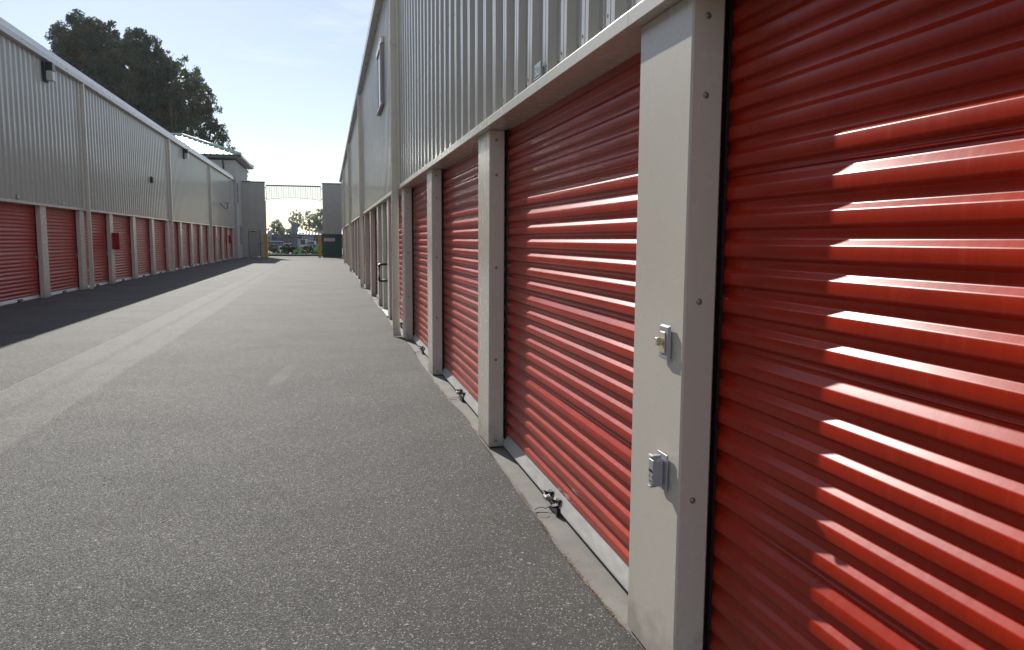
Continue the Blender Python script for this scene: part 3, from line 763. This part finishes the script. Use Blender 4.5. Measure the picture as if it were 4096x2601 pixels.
# ------------------------------------------------------------------ foliage
def leafcloud(blobs,dens,size,rnd,flat_=.55):
    """blobs: (x,y,z,r) -> many small leaf clumps spread through shells of each blob"""
    m=MB(); V=m.v; F=m.f
    for (bx,by,bz,br) in blobs:
        # sub clumps
        nsub=max(5,int(7*br*br/1.5))
        subs=[]
        for _ in range(nsub):
            while True:
                p=Vector((rnd.uniform(-1,1),rnd.uniform(-1,1),rnd.uniform(-1,1)))
                if p.length<1: break
            p=p.normalized()*(p.length**.4)
            subs.append((Vector((bx,by,bz))+Vector((p.x*br*.92,p.y*br*.92,p.z*br*.85)),rnd.uniform(.22,.44)*br))
        for c,r in subs:
            k=int(dens*r*r)
            for _ in range(k):
                d=Vector((rnd.gauss(0,1),rnd.gauss(0,1),rnd.gauss(0,1)))
                d.normalize(); p=c+d*r*(rnd.random()**.45)*Vector((1,1,flat_ if False else .8)).length/1.62
                s_=size*rnd.uniform(.5,1.3)
                a=Vector((rnd.gauss(0,1),rnd.gauss(0,1),rnd.gauss(0,1))).normalized(); b=a.cross(Vector((rnd.gauss(0,1),rnd.gauss(0,1),rnd.gauss(0,1)))).normalized()
                o=len(V)
                V.append(tuple(p+a*s_)); V.append(tuple(p+b*s_*.5)); V.append(tuple(p-a*s_)); V.append(tuple(p-b*s_*.5))
                F.append((o,o+1,o+2,o+3))
    m.m=[0]*len(F); m.sm=[False]*len(F); m.raw=True
    return m
def tree(name,label,cat,base,blobs,mat,dens,size,trunks,tr,group=None,seed=1,zbase=0,limbmat=None):
    rnd=random.Random(seed); base=Vector(base)
    t=thing(name,label,cat,tuple(base),0,group)
    loc=[(b[0]-base.x,b[1]-base.y,b[2]-base.z,b[3]) for b in blobs]
    leafcloud(loc,dens,size,rnd).build('crown',mat,t)
    m=MB()
    cx=sum(b[0] for b in loc)/len(loc)
    tops=[]
    for k in range(trunks):
        o=Vector(((k-(trunks-1)/2)*tr*2.2,rnd.uniform(-1,1)*tr,0))
        tgt=min(loc,key=lambda b:abs(b[0]-(k-(trunks-1)/2)*3.0-cx)-b[2]*.3)
        top=Vector((tgt[0],tgt[1],tgt[2])); 
        pts=[o*.6]; n=7
        for i in range(1,n+1):
            f=i/n; pts.append(Vector((o.x+(top.x-o.x)*f**1.4+rnd.uniform(-.25,.25)*tr*2,o.y+(top.y-o.y)*f+rnd.uniform(-.2,.2)*tr*2,top.z*f)))
        m.tube(pts,[tr*(1-.8*i/n) for i in range(n+1)],8)
        tops.append(pts)
    m.build('trunk',M['bark'],t)
    m=MB()
    for b in loc:
        best=None
        for pts in tops:
            for i,p in enumerate(pts):
                if p.z<b[2]-.25*abs(b[0]-p.x)-b[3]*.8:
                    d=(Vector(b[:3])-p).length+(b[2]-p.z)*.15
                    if best is None or d<best[0]: best=(d,p,i)
        if best is None: continue
        p=best[1]; q=Vector(b[:3]); mid=(p+q)/2+Vector((rnd.uniform(-.3,.3),rnd.uniform(-.3,.3),-.12*(q-p).length))
        r0=tr*(1-.8*best[2]/7)*.6
        m.tube([p,mid,q],[max(r0,tr*.15),max(r0,tr*.15)*.6,tr*.08],6)
        for _ in range(5):
            e=q+Vector((rnd.uniform(-1,1),rnd.uniform(-1,1),rnd.uniform(-.4,1)))*b[3]*.9
            m.tube([mid.lerp(q,rnd.uniform(.2,1)),e],[tr*.09,tr*.03],5)
    m.build('limbs',limbmat or M['bark'],t)
    return t
def withdepth(L,Y,rnd,n=2,spread=3.5):
    L=[(x,z-.1,r*1.0) for x,z,r in L]
    out=[]
    for x,z,r in L:
        out.append((x,Y+rnd.uniform(-.5,.5)*spread,z,r))
        for _ in range(n-1): out.append((x+rnd.uniform(-.6,.6)*r*.5,Y+rnd.uniform(1.5,spread*1.6),z-r*.3,r*.9))
    return out
A=[(-27.9,26.2,2.1),(-29.4,25.2,2.0),(-30.6,24.1,1.4),(-26.0,25.8,2.0),(-24.9,26.2,1.4),(-28.8,23.6,2.1),(-26.9,24.0,2.1),(-25.0,24.2,2.1),(-27.6,22.0,2.1),(-25.7,21.5,2.1),(-24.2,22.7,1.8),(-23.5,20.4,2.1),(-25.5,19.1,2.1),(-27.7,19.6,2.1),(-26,16.5,2.2),(-23.4,17,2.1)]
Bb=[(-21.9,24.2,1.5),(-20.7,24.3,1.4),(-19.5,23.8,1.4),(-21.2,22.4,2.0),(-19.3,22.2,2.0),(-18.2,22.7,1.2),(-20.4,20.5,2.0),(-18.6,20.3,2.0),(-17.1,22.5,1.0),(-16.9,20.7,1.7),(-20.8,18.2,2.0),(-18.6,18.0,2.0),(-19.8,15.9,2.0),(-17.0,17.8,1.9),(-17.9,15.7,2.0),(-19,13.5,2.0),(-17,13.,1.8)]
Cc=[(-15.1,20.8,1.3),(-14.2,19.8,1.0),(-14.5,18.7,1.6),(-13.5,19.0,1.3),(-13.1,17.7,1.4),(-14.3,17.0,1.6),(-12.5,16.3,1.1),(-13.6,15.4,1.6),(-12.0,14.7,1.1),(-15.2,14.8,1.6),(-13.1,13.8,1.6),(-11.8,13.1,1.3),(-11.0,12.7,0.8),(-14.2,13.2,1.4),(-16.3,13.1,1.6),(-11.6,12.0,0.6),(-14,11,1.4)]
rr=random.Random(21)
tree('eucalyptus_tree','tallest dark eucalyptus, leftmost of the three behind the left building','tree',(-26,107.5,-1),withdepth(A,105,rr),M['euc'],430,.17,3,.45,'eucalyptus trees behind the left building',2)
tree('eucalyptus_tree','middle brown tinged eucalyptus of the three behind the left building','tree',(-19,102.8,-1),withdepth(Bb,100,rr),M['euc'],390,.17,3,.40,'eucalyptus trees behind the left building',3)
tree('eucalyptus_tree','lowest and airiest eucalyptus, rightmost of the three, behind the pale hip roof','tree',(-14.2,97.5,-1),withdepth(Cc,95,rr,2),M['euc2'],300,.15,2,.35,'eucalyptus trees behind the left building',4)
tree('small_tree','small leafy tree peeking out just right of the office eave','tree',(-9.0,88,-1),[(-8.9,88,8.4,1.0),(-9.4,88,7.4,1.2),(-8.4,88,7.3,.7),(-9.6,89,9.3,.8),(-9.6,88,6.2,1.0)],M['euc2'],300,.14,1,.2,None,5)
def fartree(label,x,y,h,blobs,seed,mat='far'):
    tree('roadside_tree',label,'tree',(x,y,-1.4),blobs,M[mat],95,.30,1,.42,'trees beyond the navy shed',seed)
fartree('bushy tree left of the grey column, beyond the navy shed',-15,240,8,[(-14,240,5.4,1.6),(-15.2,241,4.6,1.5),(-12.8,240,4.7,1.5),(-14,242,3.9,1.8),(-16.2,240,3.6,1.2),(-12,241,3.6,1.4)],31)
fartree('low scrubby tree between the bushy tree and the grey column',-10.8,246,6,[(-11.3,246,4.2,1.3),(-9.8,246,4.0,1.3),(-10.4,246,3.2,1.4),(-8.8,247,3.6,1.2)],32)
fartree('airy tall tree just right of the grey column',-9.2,280,12,[(-9.9,280,10.6,1.3),(-10.9,280,9.4,1.3),(-8.8,280,9.6,1.3),(-11.4,281,7.8,1.4),(-9.5,280,7.9,1.5),(-8.0,281,7.6,1.2),(-10.3,280,6.2,1.5),(-8.4,280,5.8,1.3)],33)
fartree('airy tree in the middle of the group right of the grey column',-5.6,278,12,[(-5.4,278,9.9,1.3),(-6.8,278,9.0,1.3),(-4.5,278,9.2,1.3),(-6.4,278,7.2,1.5),(-4.6,279,7.4,1.5),(-5.6,278,5.6,1.6),(-3.6,278,8.0,1.2)],34)
fartree('densest dark tree beside the right gate wall',-2.0,272,13,[(-1.5,272,10.6,1.6),(-2.9,272,9.0,1.6),(-.6,272,9.4,1.6),(-2.2,272,7.2,2.0),(-.6,272,7.0,2.0),(-2.8,272,5.4,1.8),(-1.0,272,5.2,1.8),(.8,272,8,1.8),(1.,272,11,1.6)],35)

# planting beyond the gate
m=MB(); m.box(-12,6,74.8,80,-.6,.02); tag(m.build('planting_bed',M['mulch']),kind='structure')
m=MB(); m.box(-12,6,74.6,74.79,-.5,.10); o=m.build('kerb',M['concrete']); tag(o,kind='structure')
def shrub(label,x,y,w_,h,mat,seed,kind='shrub'):
    rnd=random.Random(seed); t=thing('hedge_shrub',label,'shrub',(x,y,0),0,'shrubs in the bed behind the gate')
    bl=[(rnd.uniform(-.5,.5)*w_,rnd.uniform(-.3,.3),h*rnd.uniform(.35,.72),h*rnd.uniform(.28,.42)) for _ in range(int(5+w_*4))]
    leafcloud(bl,5200,.05,rnd).build('foliage',M[mat],t)
    m=MB()
    for b in bl[:6]: m.tube([(b[0]*.3,0,0),(b[0],b[1],b[2])],[.02,.008],5)
    m.build('stems',M['bark'],t)
shrub('tall pale flowering shrub at the left end behind the gate',-5.0,76.6,.7,1.05,'blossom',41)
shrub('low pale flowering shrub beside the left yellow post',-4.6,75.9,.5,.75,'blossom',42)
shrub('bright green shrub next to the pale flowering ones',-4.1,75.6,.55,.50,'bright',43)
shrub('dark leafy shrub left of the middle behind the gate',-3.65,76.4,.9,.85,'dkhedge',44)
shrub('long dark back row shrub at the right side of the bed',-1.4,77.4,1.8,.85,'dkhedge',51)
shrub('long dark back row shrub at the left side of the bed',-4.0,77.5,1.6,.95,'dkhedge',52)
shrub('tall dark shrub in front of the grey column',-3.0,76.8,.8,.80,'dkhedge',48)
shrub('broad bright green shrub in the middle behind the gate',-2.45,75.6,1.0,.62,'bright',45)
shrub('broad dark shrub right of the middle behind the gate',-1.5,75.9,1.1,.62,'dkhedge',46)
shrub('taller bright green shrub beside the right yellow post',-.75,75.8,.45,.80,'bright',47)

# monument column
t=thing('sign_column','tall grey blue column with a low base block beyond the gate','column',(-3.58,95,-.75))
m=MB(); m.tube([(0,0,0),(0,0,3.95),(0,0,4.05)],[.37,.35,.35],24); m.build('shaft',M['column'],t)
m=MB(); m.tube([(0,0,4.051),(0,0,4.12)],[.37,.37],24); m.build('cap',M['column'],t)
m=MB(); m.box(.30,.66,-.3,.3,0,2.25,bev=.02); m.build('base_block',M['pgrey'],t)
m=MB(); m.box(.66,1.0,-.3,.3,0,1.35,bev=.02); m.build('side_block',M['concrete'],t)
# navy shed
t=thing('navy_shed','long low navy blue shed with brown corrugated roof beyond the street','building',(0,262,-1.45))
m=MB(); m.box(-40,30,0,16,0,4.5); m.build('wall',M['navy'],t)
m=MB()
x=-41
pr=[]
while x<31:
    m.poly([(x,-1,4.45),(x+.5,-1,4.62),(x+.5,8,5.65),(x,8,5.5)]); m.poly([(x+.5,-1,4.62),(x+1.,-1,4.45),(x+1.,8,5.5),(x+.5,8,5.65)]); x+=1.
m.raw=True; rf=m.build('roof',M['shed'],t)
for a in((-17.3,-15.9),(-8.3,-6.9),(-1.2,.2)):
    m=MB(); m.poly([(a[0],1.,4.95),(a[1],1.,4.95),(a[1],6.,5.55),(a[0],6.,5.55)]); m.build('skylight',M['white'],rf)
for k in range(6):
    m=MB(); m.box(-7.6+k*.66,-7.6+k*.66+.5,-.05,-.002,2.4,4.25); m.build('window',M['bluewin'],t)
t=thing('storage_tank','round grey tank top above the left end of the navy shed','tank',(-15.6,232,-1.4))
m=MB(); m.tube([(0,0,0),(0,0,4.6),(0,0,4.9),(0,0,5.15),(0,0,5.3)],[.62,.62,.55,.36,.05],20); m.build('shell',M['column'],t)
m=MB(); m.tube([(0,0,4.6),(0,0,4.66)],[.66,.66],20); m.build('rim',M['pgrey'],t)

# vehicles
def car(label,x,y,z,rz,L,W,H,mat,style='car',cat='car',group='vehicles parked beyond the gate'):
    t=thing('parked_'+style,label,cat,(x,y,z),rz,group)
    hL=L/2
    if style=='car': low=[(-hL,.35),(-hL,.75),(-hL*.62,.92),(hL*.55,.95),(hL*.97,.85),(hL,.35)]; cab=[(-hL*.50,.93),(-hL*.22,H),(hL*.38,H),(hL*.78,.93)]
    elif style=='suv': low=[(-hL,.4),(-hL,.95),(-hL*.6,1.05),(hL*.96,1.08),(hL,.4)]; cab=[(-hL*.55,1.05),(-hL*.33,H),(hL*.88,H),(hL*.96,1.06)]
    elif style=='truck': low=[(-hL,.45),(-hL,1.2),(hL*.98,1.2),(hL,.45)]; cab=[(-hL*.98,1.2),(-hL*.85,H),(-hL*.25,H),(-hL*.22,1.2)]
    else: low=[(-hL,.5),(-hL,1.3),(hL,1.3),(hL,.5)]; cab=[(-hL*.98,1.3),(-hL*.9,H),(hL*.99,H),(hL*.99,1.3)]
    def ex(m,prof,w0,w1):
        n=len(prof); o=len(m.v); zm=max(p[1] for p in prof); z0=min(p[1] for p in prof)
        for s_ in(-1,1):
            for (a,b_) in prof:
                w_=w0+(w1-w0)*((b_-z0)/(zm-z0)); m.v.append((a,s_*w_,b_))
        for i in range(n): m.f.append((o+i,o+(i+1)%n,o+n+(i+1)%n,o+n+i)); m.m.append(0); m.sm.append(False)
        for s_ in(0,1): m.f.append(tuple(o+s_*n+i for i in range(n))); m.m.append(0); m.sm.append(False)
    m=MB(); ex(m,low,W/2-.03,W/2); ex(m,cab,W/2-.02,W/2-.18); m.build('body',mat,t)
    m=MB(); zc0,zc1=cab[0][1]+.07,H-.10
    f=lambda zz:(zz-cab[0][1])/(H-cab[0][1])
    def xa(zz): return cab[0][0]+(cab[1][0]-cab[0][0])*f(zz)
    def xb(zz): return cab[3][0]+(cab[2][0]-cab[3][0])*f(zz)
    for s_ in(-1,1):
        wy=lambda zz: s_*(W/2-.02-.16*f(zz)+.012)
        xm=(xa(zc0)+xb(zc0))/2
        for p0,p1 in((0,.48),(.52,1)):
            lo=lambda q,zz: xa(zz)+.12+(xb(zz)-xa(zz)-.24)*q
            m.poly([(lo(p0,zc0),wy(zc0),zc0),(lo(p1,zc0),wy(zc0),zc0),(lo(p1,zc1),wy(zc1),zc1),(lo(p0,zc1),wy(zc1),zc1)])
    for fx,d in((xa,-.012),(xb,.012)):
        m.poly([(fx(zc0)+d,-W/2+.15,zc0),(fx(zc0)+d,W/2-.15,zc0),(fx(zc1)+d,W/2-.27,zc1),(fx(zc1)+d,-W/2+.27,zc1)])
    m.build('window_glass',M['carglass'],t)
    for sx in(-.62,.60):
        for s_ in(-1,1):
            m=MB(); m.tube([(sx*hL,s_*(W/2-.2),.33),(sx*hL,s_*(W/2+.01),.33)],.33,16); w_=m.build('wheel',M['tyre'],t)
            m=MB(); m.tube([(sx*hL,s_*(W/2+.011),.33),(sx*hL,s_*(W/2+.02),.33)],.2,12); m.build('rim',M['carsilver'],w_)
    for s_ in(-1,1):
        m=MB(); m.box(-hL-.01,-hL+.05,s_*(W/2-.35),s_*(W/2-.08),.62,.75); m.build('headlight',M['white'],t)
        m=MB(); m.box(hL-.04,hL+.012,s_*(W/2-.30),s_*(W/2-.05),.65,.82); m.build('tail_light',M['lampred'],t)
    return t
car('silver car, rightmost of the vehicles seen through the gate',-3.3,185,-1.12,0,4.6,1.8,1.50,M['carsilver'],'car')
car('white car parked between the red tailed box truck and the grey column',-8.6,186,-1.12,0,3.9,1.8,1.65,M['carwhite'],'suv')
car('white truck with a dark cab just right of the grey column',-5.4,204,-1.2,R(80),5.2,2.2,2.7,M['carwhite'],'truck','truck')
car('smaller white truck behind the silver car',-3.3,210,-1.2,R(80),5.0,2.1,2.2,M['carwhite'],'truck','truck')
bt=car('long pale blue van at the left behind the flowering shrubs',-12.7,192,-1.15,0,5.4,2.0,2.05,M['carblue'],'van','van')
m=MB(); m.box(2.72,3.2,-1.0,1.0,.5,1.95,bev=.03); m.build('tail_box',M['lampred'],bt)
m=MB(); m.box(-2.6,2.6,-.9,.9,2.051,2.14,bev=.02); m.build('roof_panel',M['white'],bt)

# thin sunlit haze over the whole site
m=MB(); m.box(-160,160,-70,330,-2.6,45)
hz=bpy.data.materials.new('thin_haze'); hz.use_nodes=True; nt=hz.node_tree; nt.nodes.clear()
ou=nt.nodes.new('ShaderNodeOutputMaterial'); pv=nt.nodes.new('ShaderNodeVolumePrincipled')
pv.inputs['Color'].default_value=(.92,.95,1,1); pv.inputs['Density'].default_value=.00013; pv.inputs['Anisotropy'].default_value=.5
nt.links.new(pv.outputs[0],ou.inputs['Volume'])
tag(m.build('haze',hz),kind='stuff')
